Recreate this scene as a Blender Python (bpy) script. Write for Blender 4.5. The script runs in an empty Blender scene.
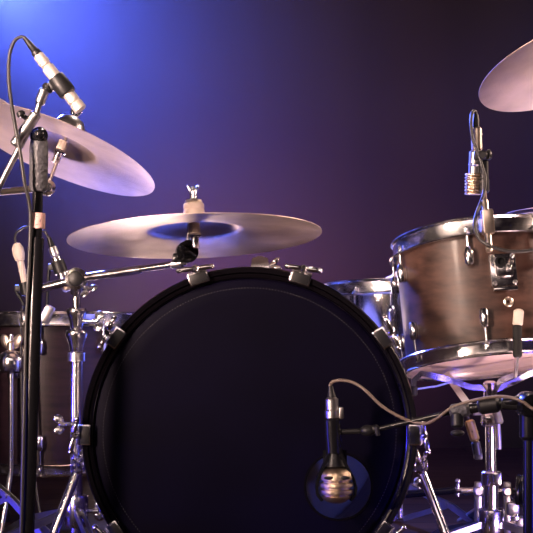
import bpy, bmesh, math, random
from mathutils import Vector, Matrix
random.seed(4)
R = math.radians
C = bpy.context.scene.collection
F = 1267.0; HY = 330.0; CAMH = 0.484

def P(px, py, Y):
    """photo direction at distance Y -> world point"""
    return Vector(((px - 266.5) * Y / F, Y, CAMH - (py - HY) * Y / F))

def V(*a): return Vector(a)

def frame(axis, ref=None):
    z = Vector(axis).normalized()
    ref = Vector(ref) if ref is not None else (V(0, 0, 1) if abs(z.z) < .9 else V(0, 1, 0))
    x = ref.cross(z)
    if x.length < 1e-6: x = V(1, 0, 0).cross(z)
    x.normalize(); y = z.cross(x)
    return Matrix((x, y, z)).transposed()

class MB:
    def __init__(s): s.bm = bmesh.new()
    def ring_strip(s, rings, closed=True):
        for a, b in zip(rings, rings[1:]):
            n = len(a)
            for i in range(n if closed else n - 1):
                j = (i + 1) % n
                try: s.bm.faces.new((a[i], a[j], b[j], b[i]))
                except ValueError: pass
    def lathe(s, prof, o, axis, n=48, ref=None, loop=False, sx=1, sy=1):
        M = frame(axis, ref); o = Vector(o); rings = []
        for r, h in prof:
            if r < 1e-7:
                rings.append([s.bm.verts.new(o + M @ V(0, 0, h))])
            else:
                rings.append([s.bm.verts.new(o + M @ V(sx * r * math.cos(2 * math.pi * i / n), sy * r * math.sin(2 * math.pi * i / n), h)) for i in range(n)])
        if loop: rings.append(rings[0])
        for a, b in zip(rings, rings[1:]):
            for i in range(n):
                j = (i + 1) % n
                if len(a) == 1 and len(b) == 1: continue
                if len(a) == 1: f = (a[0], b[j], b[i])
                elif len(b) == 1: f = (a[i], a[j], b[0])
                else: f = (a[i], a[j], b[j], b[i])
                try: s.bm.faces.new(f)
                except ValueError: pass
        return s
    def tube(s, a, b, r, r2=None, n=16):
        a, b = Vector(a), Vector(b); L = (b - a).length; r2 = r if r2 is None else r2
        return s.lathe([(0, 0), (r, 0), (r2, L), (0, L)], a, b - a, n)
    def rod(s, a, b, r, n=16, bev=None):
        """tube with rounded ends"""
        a, b = Vector(a), Vector(b); L = (b - a).length; e = bev or r * .35
        return s.lathe([(0, 0), (r - e, 0), (r, e), (r, L - e), (r - e, L), (0, L)], a, b - a, n)
    def path(s, pts, r, n=10, sub=6, flat=None):
        pts = [Vector(p) for p in pts]
        q = []
        if sub > 1 and len(pts) > 2:
            e = [pts[0] * 2 - pts[1]] + pts + [pts[-1] * 2 - pts[-2]]
            for i in range(1, len(e) - 2):
                p0, p1, p2, p3 = e[i - 1:i + 3]
                for k in range(sub):
                    t = k / sub
                    q.append(.5 * ((2 * p1) + (p2 - p0) * t + (2 * p0 - 5 * p1 + 4 * p2 - p3) * t * t + (3 * p1 - p0 - 3 * p2 + p3) * t ** 3))
            q.append(pts[-1])
        else: q = pts
        rings = []; ref = None
        for i, p in enumerate(q):
            d = (q[min(i + 1, len(q) - 1)] - q[max(i - 1, 0)])
            if d.length < 1e-9: d = V(0, 0, 1)
            d.normalize()
            if ref is None: ref = frame(d) @ V(1, 0, 0)
            x = (ref - d * ref.dot(d)).normalized(); ref = x; y = d.cross(x)
            rings.append([s.bm.verts.new(p + r * (math.cos(2 * math.pi * k / n) * x + math.sin(2 * math.pi * k / n) * y)) for k in range(n)])
        s.ring_strip(rings)
        s.bm.faces.new(rings[0][::-1]); s.bm.faces.new(rings[-1])
        return s
    def strap(s, pts, w, t, side):
        """flat bar along pts; w measured along side"""
        pts = [Vector(p) for p in pts]; side = Vector(side).normalized(); rings = []
        for i, p in enumerate(pts):
            d = (pts[min(i + 1, len(pts) - 1)] - pts[max(i - 1, 0)]).normalized()
            sd = (side - d * side.dot(d)).normalized(); nn = d.cross(sd)
            rings.append([s.bm.verts.new(p + a * w / 2 * sd + b * t / 2 * nn) for a, b in ((-1, -1), (1, -1), (1, 1), (-1, 1))])
        s.ring_strip(rings); s.bm.faces.new(rings[0][::-1]); s.bm.faces.new(rings[-1])
        return s
    def box(s, c, size, M=None, bev=0.0, seg=2):
        t = bmesh.new(); bmesh.ops.create_cube(t, size=1)
        for v in t.verts: v.co = V(v.co.x * size[0], v.co.y * size[1], v.co.z * size[2])
        if bev: bmesh.ops.bevel(t, geom=t.edges[:], offset=bev, segments=seg, profile=.5, affect='EDGES')
        M = M or Matrix.Identity(3); c = Vector(c); mp = {}
        for v in t.verts: mp[v] = s.bm.verts.new(c + M @ v.co)
        for f in t.faces: s.bm.faces.new([mp[v] for v in f.verts])
        t.free(); return s
    def ball(s, c, r, M=None, sc=(1, 1, 1), n=20):
        M = M or Matrix.Identity(3); c = Vector(c)
        m = n // 2; rings = []
        top = s.bm.verts.new(c + M @ V(0, 0, r * sc[2])); bot = s.bm.verts.new(c + M @ V(0, 0, -r * sc[2]))
        for i in range(1, m):
            a = math.pi * i / m
            rings.append([s.bm.verts.new(c + M @ V(sc[0] * r * math.sin(a) * math.cos(2 * math.pi * k / n), sc[1] * r * math.sin(a) * math.sin(2 * math.pi * k / n), sc[2] * r * math.cos(a))) for k in range(n)])
        s.ring_strip(rings)
        for k in range(n):
            j = (k + 1) % n
            s.bm.faces.new((top, rings[0][k], rings[0][j])); s.bm.faces.new((bot, rings[-1][j], rings[-1][k]))
        return s
    def wing(s, c, axis, span, ref, h=.016, t=.005):
        """wing nut: a hub and two flared lobes along ref"""
        ax = Vector(axis).normalized(); rf = Vector(ref); rf = (rf - ax * rf.dot(ax)).normalized(); c = Vector(c)
        s.rod(c, c + ax * h * .8, t * 1.15)
        M = Matrix((rf, ax.cross(rf), ax)).transposed()
        for k in (-1, 1):
            a = R(28) * k
            Mr = M @ Matrix.Rotation(a, 3, 'Y')
            s.ball(c + rf * k * span * .3 + ax * h * .75, 1, Mr, (span * .24, t * .5, h * .62), 14)
        return s

def frames_done(): pass
def root_of(o):
    while o.parent: o = o.parent
    return o

def build(name, mb, mat, parent=None, label=None, sharp=38):
    me = bpy.data.meshes.new(name)
    bmesh.ops.recalc_face_normals(mb.bm, faces=mb.bm.faces[:])
    off = root_of(parent).location.copy() if parent else V(0, 0, 0)
    for v in mb.bm.verts: v.co -= off
    mb.bm.to_mesh(me); mb.bm.free()
    me.polygons.foreach_set('use_smooth', [True] * len(me.polygons))
    me.set_sharp_from_angle(angle=R(sharp))
    me.materials.append(mat)
    o = bpy.data.objects.new(name, me); C.objects.link(o)
    if parent: o.parent = parent
    if label: o['label'] = label
    return o

def thing(name, label, cat, loc, group=None):
    o = bpy.data.objects.new(name, None); C.objects.link(o); o.empty_display_size = .05
    o.location = loc; o['label'] = label; o['category'] = cat
    if group: o['group'] = group
    return o
def tag(o, label, cat, group=None):
    o['label'] = label; o['category'] = cat
    if group: o['group'] = group
    return o
def recentre(o):
    """origin of a one-mesh thing to its lowest middle"""
    vs = [v.co for v in o.data.vertices]
    c = sum(vs, V(0, 0, 0)) / len(vs); c.z = min(v.z for v in vs)
    for v in o.data.vertices: v.co -= c
    o.location = c
    return o

# ------------------------------------------------------------------ materials
def mat(name, col, rough=.5, metal=0.0, spec=.5, coat=0.0, coatr=.05):
    m = bpy.data.materials.new(name); m.use_nodes = True
    b = m.node_tree.nodes['Principled BSDF']
    b.inputs['Base Color'].default_value = (*col, 1); b.inputs['Roughness'].default_value = rough
    b.inputs['Metallic'].default_value = metal; b.inputs['Specular IOR Level'].default_value = spec
    b.inputs['Coat Weight'].default_value = coat; b.inputs['Coat Roughness'].default_value = coatr
    return m
def nodes(m): return m.node_tree.nodes, m.node_tree.links, m.node_tree.nodes['Principled BSDF']
def noise(m, scale, detail=4, coords='Object', stretch=(1, 1, 1)):
    n, l, b = nodes(m)
    tc = n.new('ShaderNodeTexCoord'); mp = n.new('ShaderNodeMapping'); nz = n.new('ShaderNodeTexNoise')
    mp.inputs['Scale'].default_value = stretch
    nz.inputs['Scale'].default_value = scale; nz.inputs['Detail'].default_value = detail
    l.new(tc.outputs[coords], mp.inputs[0]); l.new(mp.outputs[0], nz.inputs['Vector'])
    return nz.outputs['Fac']
def ramp(m, fac, stops):
    n, l, b = nodes(m); r = n.new('ShaderNodeValToRGB'); e = r.color_ramp.elements
    while len(e) < len(stops): e.new(.5)
    for k, (p, c) in enumerate(stops): e[k].position = p; e[k].color = (*c, 1)
    l.new(fac, r.inputs[0]); return r.outputs[0]
def bump(m, fac, strength, dist=.001):
    n, l, b = nodes(m); bp = n.new('ShaderNodeBump'); bp.inputs['Strength'].default_value = strength; bp.inputs['Distance'].default_value = dist
    l.new(fac, bp.inputs['Height']); l.new(bp.outputs[0], b.inputs['Normal'])
def rough_var(m, fac, lo, hi):
    n, l, b = nodes(m); mr = n.new('ShaderNodeMapRange'); mr.inputs[3].default_value = lo; mr.inputs[4].default_value = hi
    l.new(fac, mr.inputs[0]); l.new(mr.outputs[0], b.inputs['Roughness'])

M = {}
M['chrome'] = mat('chrome', (.82, .80, .80), .16, 1)
rough_var(M['chrome'], noise(M['chrome'], 90), .1, .3)
M['satin'] = mat('satin_steel', (.62, .60, .60), .32, 1)
rough_var(M['satin'], noise(M['satin'], 120), .25, .42)
M['black_metal'] = mat('black_enamel', (.007, .007, .009), .24, 0, .35)
rough_var(M['black_metal'], noise(M['black_metal'], 60), .18, .3)
M['black_lacquer'] = mat('black_lacquer', (.003, .0025, .004), .22, 0, .2, .6, .10)
rough_var(M['black_lacquer'], noise(M['black_lacquer'], 14), .16, .34)
M['plastic'] = mat('black_plastic', (.011, .011, .013), .42, 0, .4)
bump(M['plastic'], noise(M['plastic'], 400), .15)
M['rubber'] = mat('rubber', (.012, .012, .013), .7, 0, .3)
bump(M['rubber'], noise(M['rubber'], 500), .2)
M['grey_grip'] = mat('grey_grip', (.07, .07, .08), .5)
n_, l_, b_ = nodes(M['grey_grip'])
vo = n_.new('ShaderNodeTexVoronoi'); vo.inputs['Scale'].default_value = 170
tc = n_.new('ShaderNodeTexCoord'); l_.new(tc.outputs['Object'], vo.inputs['Vector']); bump(M['grey_grip'], vo.outputs['Distance'], .8, .002)
M['cable'] = mat('cable_rubber', (.035, .033, .034), .42)
bump(M['cable'], noise(M['cable'], 600), .1)
M['tan_cable'] = mat('tan_cable', (.17, .125, .10), .45)
bump(M['tan_cable'], noise(M['tan_cable'], 600), .1)
M['tape'] = mat('pink_tape', (.75, .45, .40), .6)
n_, l_, b_ = nodes(M['tape'])
l_.new(ramp(M['tape'], noise(M['tape'], 220, 2), [(.30, (.07, .05, .06)), (.42, (.75, .45, .4)), (1, (.85, .55, .48))]), b_.inputs['Base Color'])
M['dimmed_steel'] = mat('dimmed_steel', (.30, .29, .31), .38, 1)  # darker copy of the satin steel, shade on the legs put into its colour
rough_var(M['dimmed_steel'], noise(M['dimmed_steel'], 90), .3, .48)
M['felt'] = mat('felt', (.62, .50, .42), .9)
bump(M['felt'], noise(M['felt'], 700), .5)
M['brass'] = mat('brass', (.82, .60, .26), .25, 1)
rough_var(M['brass'], noise(M['brass'], 100), .2, .4)
M['champagne'] = mat('champagne_metal', (.80, .68, .56), .32, 1)
rough_var(M['champagne'], noise(M['champagne'], 100), .25, .42)
M['grille'] = mat('grille_metal', (.56, .44, .32), .38, 1)
n_, l_, b_ = nodes(M['grille'])
vo = n_.new('ShaderNodeTexVoronoi'); vo.inputs['Scale'].default_value = 420
tc = n_.new('ShaderNodeTexCoord'); l_.new(tc.outputs['Object'], vo.inputs['Vector']); bump(M['grille'], vo.outputs['Distance'], .7, .001)
M['mic_silver'] = mat('mic_silver', (.78, .70, .64), .42, .55)
rough_var(M['mic_silver'], noise(M['mic_silver'], 120), .36, .5)
M['pale'] = mat('pale_plastic', (.78, .68, .58), .45)
bump(M['pale'], noise(M['pale'], 200), .1)

# bronze: turned grooves around the cymbal's own axis
def cymbal_mat(name, col1, col2):
    m = mat(name, col1, .3, 1); n, l, b = nodes(m)
    tc = n.new('ShaderNodeTexCoord'); ln = n.new('ShaderNodeVectorMath'); ln.operation = 'LENGTH'
    l.new(tc.outputs['Object'], ln.inputs[0])
    nz = n.new('ShaderNodeTexNoise'); nz.noise_dimensions = '1D'; nz.inputs['Scale'].default_value = 330; nz.inputs['Detail'].default_value = 5
    l.new(ln.outputs['Value'], nz.inputs['W'])
    bump(m, nz.outputs['Fac'], .35, .0008)
    f2 = noise(m, 7, 5)
    l.new(ramp(m, f2, [(.3, col1), (.7, col2)]), b.inputs['Base Color'])
    rough_var(m, f2, .36, .56)
    nb = n.new('ShaderNodeBump'); nb.inputs['Strength'].default_value = .5; nb.inputs['Distance'].default_value = .004
    l.new(noise(m, 22, 3), nb.inputs['Height'])
    gb = [x for x in n if x.type == 'BUMP' and x is not nb][0]; l.new(nb.outputs[0], gb.inputs['Normal'])
    b.inputs['Anisotropic'].default_value = .4
    tg = n.new('ShaderNodeTangent'); tg.direction_type = 'RADIAL'; tg.axis = 'Z'
    l.new(tg.outputs[0], b.inputs['Tangent'])
    return m
M['bronze'] = cymbal_mat('cymbal_bronze', (.54, .41, .36), (.86, .71, .62))

def wood(name, c1, c2, stretch, rough=.32, coat=.3):
    m = mat(name, c1, rough, 0, .35, coat, .15); n, l, b = nodes(m)
    f = noise(m, 6, 8, 'Object', stretch)
    l.new(ramp(m, f, [(.25, c1), (.55, c2), (.8, tuple(x * 1.4 for x in c2))]), b.inputs['Base Color'])
    rough_var(m, f, rough - .06, rough + .1)
    bump(m, f, .12, .001)
    return m
M['tom_wood'] = wood('tom_shell_wood', (.020, .0095, .007), (.070, .035, .026), (3, 3, 9), .42, .08)
M['floor_tom_wood'] = wood('floor_tom_wood', (.007, .0035, .006), (.021, .009, .014), (2, 2, 14), .38, .08)
M['inner_wood'] = wood('inner_ply', (.30, .22, .19), (.42, .32, .27), (3, 12, 3), .45, .1)
M['bass_wrap'] = wood('bass_wrap', (.012, .008, .010), (.03, .02, .02), (3, 14, 3))
M['snare_metal'] = mat('snare_steel', (.55, .52, .50), .13, 1)
rough_var(M['snare_metal'], noise(M['snare_metal'], 30, 3, 'Object', (1, 1, .1)), .1, .24)
M['head_black'] = mat('black_head_film', (.003, .003, .006), .55, 0, .05)
n_, l_, b_ = nodes(M['head_black'])
l_.new(ramp(M['head_black'], noise(M['head_black'], 5, 6), [(.35, (.0014, .0009, .0055)), (.75, (.0024, .0016, .0095))]), b_.inputs['Base Color'])
rough_var(M['head_black'], noise(M['head_black'], 8, 6), .5, .66)
M['head_clear'] = mat('milky_head_film', (.72, .56, .54), .38)
n_, l_, b_ = nodes(M['head_clear'])
l_.new(ramp(M['head_clear'], noise(M['head_clear'], 9, 4), [(.3, (.60, .44, .43)), (.7, (.76, .60, .58))]), b_.inputs['Base Color'])
M['head_white'] = mat('white_head_film', (.7, .68, .66), .5)
l_ = nodes(M['head_white'])[1]
l_.new(ramp(M['head_white'], noise(M['head_white'], 12, 5), [(.3, (.6, .57, .55)), (.7, (.74, .72, .7))]), nodes(M['head_white'])[2].inputs['Base Color'])

m = mat('translucent_head', (.7, .66, .62), .5); n_, l_, b_ = nodes(m)
tr_ = n_.new('ShaderNodeBsdfTranslucent'); ms_ = n_.new('ShaderNodeMixShader'); ms_.inputs[0].default_value = .2
f_ = noise(m, 10, 4)
l_.new(ramp(m, f_, [(.3, (.6, .55, .52)), (.7, (.74, .70, .66))]), b_.inputs['Base Color']); l_.new(ramp(m, f_, [(.3, (.6, .55, .52)), (.7, (.74, .70, .66))]), tr_.inputs[0])
l_.new(b_.outputs[0], ms_.inputs[1]); l_.new(tr_.outputs[0], ms_.inputs[2]); l_.new(ms_.outputs[0], n_['Material Output'].inputs['Surface'])
M['head_rear'] = m
# stage floor: dark boards
m = mat('stage_boards', (.05, .03, .022), .7, 0, .04); n_, l_, b_ = nodes(m)
tc = n_.new('ShaderNodeTexCoord'); bk = n_.new('ShaderNodeTexBrick')
bk.inputs['Scale'].default_value = 1; bk.inputs['Brick Width'].default_value = 1.6; bk.inputs['Row Height'].default_value = .11
bk.inputs['Mortar Size'].default_value = .003; bk.inputs['Mortar'].default_value = (.004, .003, .003, 1)
bk.inputs['Color1'].default_value = (.16, .085, .05, 1); bk.inputs['Color2'].default_value = (.11, .06, .04, 1)
l_.new(tc.outputs['Object'], bk.inputs['Vector'])
f_ = noise(m, 4, 8, 'Object', (1.5, 14, 1))
mx = n_.new('ShaderNodeMix'); mx.data_type = 'RGBA'; mx.blend_type = 'MULTIPLY'; mx.inputs[0].default_value = .8
l_.new(bk.outputs['Color'], mx.inputs[6]); l_.new(ramp(m, f_, [(.2, (.03, .03, .03)), (.8, (.10, .10, .10))]), mx.inputs[7])
l_.new(mx.outputs[2], b_.inputs['Base Color']); rough_var(m, f_, .5, .75)
M['boards'] = m
# backcloth
m = mat('black_backcloth', (.09, .085, .10), .92, 0, .1); n_, l_, b_ = nodes(m)
f_ = noise(m, 2.2, 5)
l_.new(ramp(m, f_, [(.25, (.007, .0067, .0076)), (.75, (.009, .0086, .0095))]), b_.inputs['Base Color'])
bump(m, noise(m, 260), .12)
M['cloth'] = m

# ------------------------------------------------------------------ setting
WALLY = 5.2
o = build('floor', MB().box((0, 2.4, -.03), (9, 7.4, .06)), M['boards']); o['kind'] = 'structure'
mb = MB(); rows = []
for zi in (0, 1.2, 2.4, 3.6):
    rows.append([mb.bm.verts.new((-4.5 + 9 * i / 180, WALLY + .018 * math.sin(i * .83) + .01 * math.sin(i * .31 + 1), zi)) for i in range(181)])
mb.ring_strip(rows, closed=False)
back = [[mb.bm.verts.new((-4.5, WALLY + .12, z)), mb.bm.verts.new((4.5, WALLY + .12, z))] for z in (0, 3.6)]
mb.ring_strip(back, closed=False)
o = build('wall_back', mb, M['cloth'], sharp=80); o['kind'] = 'structure'

# thin stage haze hanging between the kit and the backcloth
m = bpy.data.materials.new('stage_haze'); m.use_nodes = True
n_, l_ = m.node_tree.nodes, m.node_tree.links
n_.remove(n_['Principled BSDF']); vs_ = n_.new('ShaderNodeVolumeScatter')
vs_.inputs['Color'].default_value = (.9, .9, .95, 1); vs_.inputs['Density'].default_value = .030; vs_.inputs['Anisotropy'].default_value = .1
tc = n_.new('ShaderNodeTexCoord'); sp = n_.new('ShaderNodeSeparateXYZ'); l_.new(tc.outputs['Object'], sp.inputs[0])
mx_ = n_.new('ShaderNodeMapRange'); mx_.interpolation_type = 'SMOOTHSTEP'
for k_, v_ in ((1, -.75), (2, .55), (3, .085), (4, .012)): mx_.inputs[k_].default_value = v_  # beam falloff put into the density: thinner to the right
l_.new(sp.outputs[0], mx_.inputs[0])
mz_ = n_.new('ShaderNodeMapRange'); mz_.interpolation_type = 'SMOOTHSTEP'
for k_, v_ in ((1, .1), (2, .9), (3, .15), (4, 1.0)): mz_.inputs[k_].default_value = v_  # thinned towards the floor to keep the lower background dark
l_.new(sp.outputs[2], mz_.inputs[0])
mu_ = n_.new('ShaderNodeMath'); mu_.operation = 'MULTIPLY'
l_.new(mx_.outputs[0], mu_.inputs[0]); l_.new(mz_.outputs[0], mu_.inputs[1]); l_.new(mu_.outputs[0], vs_.inputs['Density'])
l_.new(vs_.outputs[0], n_['Material Output'].inputs['Volume'])
o = build('haze', MB().box((0, 4.22, 1.55), (7.6, 1.76, 3.0)), m); o['kind'] = 'stuff'
o['label'] = 'thin blue-lit stage haze between the drum kit and the backcloth'; o['category'] = 'haze'

# ------------------------------------------------------------------ cymbals
def disc_axis(px, py, Y, roll, ratio):
    """upward axis of a disc seen at (px,py) as an ellipse with this roll (deg, + = right end lower) and minor/major ratio, from below"""
    d = (P(px, py, Y) - V(0, 0, CAMH)).normalized()
    rt = d.cross(V(0, 0, 1)).normalized(); up = rt.cross(d)
    a = R(roll); e = math.asin(ratio)
    return (math.cos(e) * (math.sin(a) * rt + math.cos(a) * up) + math.sin(e) * d).normalized()

def make_cymbal(name, label, px, py, Y, rad, roll, ratio, bell=.33, group=None):
    """disc whose rim is centred at (px,py); returns object and bell-top point, axis"""
    n = disc_axis(px, py, Y, roll, ratio); c = P(px, py, Y); s = rad / .23
    prof = [(.0065, .0400), (.012, .0398), (.022, .0385), (.034, .0355), (.046, .0305), (.056, .0250), (.064, .0185), (.070, .0142), (.078, .0125), (.10, .0114),
            (.13, .0092), (.16, .0066), (.19, .0038), (.215, .0012), (.23, 0)]
    prof = [(.0065 if i == 0 else (r * 1.17 if r < .079 else r + .006 if r < .11 else r) * s, h * s) for i, (r, h) in enumerate(prof)]
    t = .0012
    loop = prof + [(r, h - t) for r, h in prof[::-1]]
    # local build about z so the grooves follow the axis
    mb = MB(); mb.lathe(loop, (0, 0, 0), (0, 0, 1), 96, loop=True)
    me_o = build(name, mb, M['bronze'], sharp=50)
    me_o.rotation_euler = frame(n).to_euler(); me_o.location = c
    tag(me_o, label, 'cymbal', group)
    return me_o, c + n * .040 * s, n

def tripod(root, base, zc, r, azs, mat_, pole_r, leg_w=.012):
    """collar, three legs with rubber feet"""
    base = Vector(base)
    c = base + V(0, 0, zc)
    build('leg_collar', MB().lathe([(pole_r, -.03), (pole_r + .009, -.03), (pole_r + .011, -.026), (pole_r + .011, .026), (pole_r + .009, .03), (pole_r, .03)], c, (0, 0, 1), 28, loop=True), mat_, root)
    build('wing_bolt', MB().tube(c + V(pole_r, 0, 0), c + V(pole_r + .022, 0, 0), .004).wing(c + V(pole_r + .02, 0, 0), (1, 0, 0), .036, (0, 0, 1)), mat_, root)
    for az, rr in azs:
        d = V(math.sin(R(az)), -math.cos(R(az)), 0); sd = d.cross(V(0, 0, 1))
        foot = base + d * rr + V(0, 0, .012)
        a = c + d * (pole_r + .008)
        mb = MB()
        for k in (-1, 1):
            mb.strap([a + sd * k * .007, a.lerp(foot, .5) + sd * k * .007 + V(0, 0, .015), foot + sd * k * .006], leg_w, .0025, V(0, 0, 1))
        mb.tube(a.lerp(foot, .45) - sd * .011 + V(0, 0, .013), a.lerp(foot, .45) + sd * .011 + V(0, 0, .013), .004)
        # brace to the lower end of the pole
        low = base + V(0, 0, max(.03, zc * .35)) + d * (pole_r)
        mb.strap([low, a.lerp(foot, .45) + V(0, 0, .008)], .012, .0025, V(0, 0, 1))
        leg = build('leg', mb, M['dimmed_steel'], root)  # legs dimmed by colour against the brighter pole
        build('rubber_foot', MB().lathe([(0, -.012), (.013, -.012), (.015, -.008), (.013, .012), (.008, .018), (0, .018)], foot, (0, 0, 1), 16), M['rubber'], leg)

def tube_hollow(a, b, r, mat_=None):
    return MB().rod(a, b, r)

def clutch(root, c, axis, r, h=.05, m=None):
    c = Vector(c)
    o = build('height_clamp', MB().lathe([(0, -h / 2), (r * .58, -h / 2), (r * .64, -h * .46), (r * .72, -h * .2), (r * .95, h * .12), (r * 1.1, h * .30), (r * 1.1, h * .42), (r, h / 2), (0, h / 2)], c, axis, 28), m or M['chrome'], root)
    return o

def cymbal_tip(root, top, n, tilter, mat_=None):
    """seat under the bell, felts, wing nut, threaded rod, down to the tilter"""
    build('tilter_rod', MB().rod(tilter, top + n * .056, .004).lathe([(0, 0), (.008, 0), (.008, .02), (.009, .022), (.012, .024), (.012, .027), (0, .027)], top - n * .062, n, 20), M['chrome'], root)
    build('felt_washer', MB().lathe([(.0042, -.030), (.009, -.030), (.010, -.026), (.010, -.008), (.0042, -.008)], top - n * .006, n, 28, loop=True), M['felt'], root)
    build('felt_washer', MB().lathe([(.0042, .001), (.018, .001), (.0195, .003), (.0195, .0105), (.0185, .012), (.0195, .0135), (.0195, .021), (.018, .023), (.0042, .023)], top, n, 28, loop=True), M['felt'], root)
    build('metal_washer', MB().lathe([(.0042, .023), (.0155, .023), (.0165, .025), (.0155, .029), (.0042, .030)], top, n, 28, loop=True), M['champagne'], root)
    build('wing_nut', MB().wing(top + n * .031, n, .016, V(1, .2, .25), .022, .0055), M['chrome'], root)

def tilter_knuckle(root, c, side, r=.02, m=None):
    """ribbed round joint with a wing bolt"""
    c = Vector(c); side = Vector(side).normalized(); m = m or M['chrome']
    j = build('tilter', MB().lathe([(0, -.016), (r * .55, -.016), (r * .62, -.012), (r, -.010), (r, -.002), (r * .93, -.001), (r * .93, .001), (r, .002), (r, .010), (r * .62, .012), (r * .5, .017), (0, .017)], c, side, 32), m, root)
    return j

# ---- ride cymbal over the bass drum and its boom stand
ride, rtop, rn = make_cymbal('ride_cymbal', 'large bronze cymbal tilted above the bass drum, seen whole', 195, 237.5, 2.35, .2356, -2.3, .175)
sx, sy = P(76.5, 400, 2.45).x, 2.45
st = thing('cymbal_stand', 'chrome boom cymbal stand beside the bass drum holding the large whole cymbal', 'cymbal stand', (sx, sy, 0))
zt = lambda y, Y=2.45: P(0, y, Y).z
build('lower_tube', MB().rod(V(sx, sy, .04), V(sx, sy, zt(352)), .0118), M['chrome'], st)
build('upper_tube', MB().rod(V(sx, sy, zt(352)), V(sx, sy, zt(288)), .0078), M['chrome'], st)
clutch(st, V(sx, sy, zt(342)), (0, 0, 1), .0195, .045)
build('tube_collar', MB().lathe([(.0118, -.008), (.0165, -.008), (.0165, .008), (.0118, .008)], V(sx, sy, zt(357)), (0, 0, 1), 28, loop=True), M['satin'], st)
clutch(st, V(sx, sy, zt(319)), (0, 0, 1), .018, .042)
build('wing_bolt', MB().tube(V(sx, sy, zt(321)), V(sx + .035, sy - .01, zt(321)), .004).wing(V(sx + .033, sy - .01, zt(321)), (1, -.2, 0), .04, (0, .4, 1)), M['chrome'], st)
build('wing_bolt', MB().tube(V(sx, sy, zt(424)), V(sx - .025, sy - .012, zt(424)), .004).wing(V(sx - .02, sy - .012, zt(424)), (-1, -.3, 0), .036, (0, .2, 1)), M['chrome'], st)
jt = P(77, 279, 2.44)
build('tilter', MB().lathe([(0, -.018), (.013, -.018), (.014, -.014), (.0215, -.011), (.0215, -.002), (.020, 0), (.0215, .002), (.0215, .011), (.013, .014), (.010, .02), (0, .02)], jt, (0, 1, 0), 36).rod(jt - V(0, 0, .005), V(sx, sy, zt(296)), .012), M['chrome'], st)
build('tilter_cap', MB().lathe([(0, -.0025), (.0125, -.0025), (.0145, -.001), (.0145, .0012), (0, .0012)], jt + V(0, -.0185, 0), (0, 1, 0), 28), M['plastic'], st, 'dark round cap of the tilter')
build('wing_bolt', MB().wing(jt + V(.018, -.005, -.016), (.5, -.6, -.5), .034, (1, 0, .4)), M['chrome'], st)
bend = P(187, 262, 2.36)
build('boom_arm', MB().rod(P(38, 289, 2.46), jt + (bend - jt) * .05, .0085).rod(jt, jt.lerp(bend, .6), .0085).rod(jt.lerp(bend, .55), bend, .0062), M['chrome'], st)
build('boom_sleeve', MB().rod(jt.lerp(bend, .86), jt.lerp(bend, .97), .0095), M['satin'], st)
tj = P(187, 252, 2.355)
tilter_knuckle(st, tj, (0.2, -1, 0), .0205, M['black_metal'])
build('tilter_block', MB().box(P(181, 258, 2.357), (.03, .02, .018), None, .004).box(P(190, 248, 2.357), (.02, .018, .03), None, .004).wing(tj + V(.0, -.018, .0), (0.2, -1, .1), .034, (1, 0, -.6)), M['black_metal'], st)
cymbal_tip(st, rtop, rn, tj)
tripod(st, V(sx, sy, 0), zt(511), .3, [(210, .50), (20, .30), (-60, .30)], M['chrome'], .0118)

# ---- left crash
crash, ctop, cn = make_cymbal('crash_cymbal', 'steeply tilted bronze crash cymbal behind the angled pencil microphone', 60, 151, 2.55, .203, 22, .262)
cs = thing('cymbal_stand', 'chrome stand mostly out of view behind the dark microphone pole, under the steep crash', 'cymbal stand', P(-46, 330, 2.72) * V(1, 1, 0) if False else V(P(-46, 330, 2.72).x, 2.72, 0))
b0 = cs.location.copy()
tilt = P(47, 188, 2.53)
build('cup_washer', MB().lathe([(0, .016), (.012, .016), (.030, .010), (.0325, .013), (.0315, .022), (.025, .034), (.012, .041), (0, .042)], ctop, cn, 40), M['satin'], cs)
cymbal_tip(cs, ctop, cn, tilt)
tilter_knuckle(cs, tilt, (0.3, -1, 0), .016)
bt = V(b0.x, b0.y, P(0, 196, 2.72).z)
build('pole', MB().rod(b0 + V(0, 0, .04), b0 + V(0, 0, .45), .0125).rod(b0 + V(0, 0, .44), bt, .009), M['chrome'], cs)
clutch(cs, b0 + V(0, 0, .45), (0, 0, 1), .018, .045)
tilter_knuckle(cs, bt, (0, -1, 0), .02)
build('boom_arm', MB().rod(bt - (tilt - bt) * .25, tilt, .0075), M['champagne'], cs)
tripod(cs, b0, .215, .3, [(62, .30), (-70, .34), (232, .27)], M['chrome'], .0125)

# ---- edge of another cymbal far left
far, ftop, fn = make_cymbal('crash_cymbal', 'edge of a pale cymbal peeking above the steep crash at the photo border', -62, 98, 3.05, .215, 16, .26)
fs = thing('cymbal_stand', 'chrome stand of the pale cymbal at the far left border', 'cymbal stand', V(ftop.x - .02, 3.1, 0))
fb = fs.location.copy(); ft = ftop - fn * .12
cymbal_tip(fs, ftop, fn, ft)
tilter_knuckle(fs, ft, (0, -1, 0), .018)
build('pole', MB().rod(fb + V(0, 0, .03), V(fb.x, fb.y, ft.z - .02), .0115).rod(V(fb.x, fb.y, ft.z - .03), ft, .009), M['chrome'], fs)
clutch(fs, fb + V(0, 0, .5), (0, 0, 1), .018, .045)
tripod(fs, fb, .25, .3, [(200, .3), (-40, .3), (-110, .3)], M['chrome'], .0115)

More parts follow.
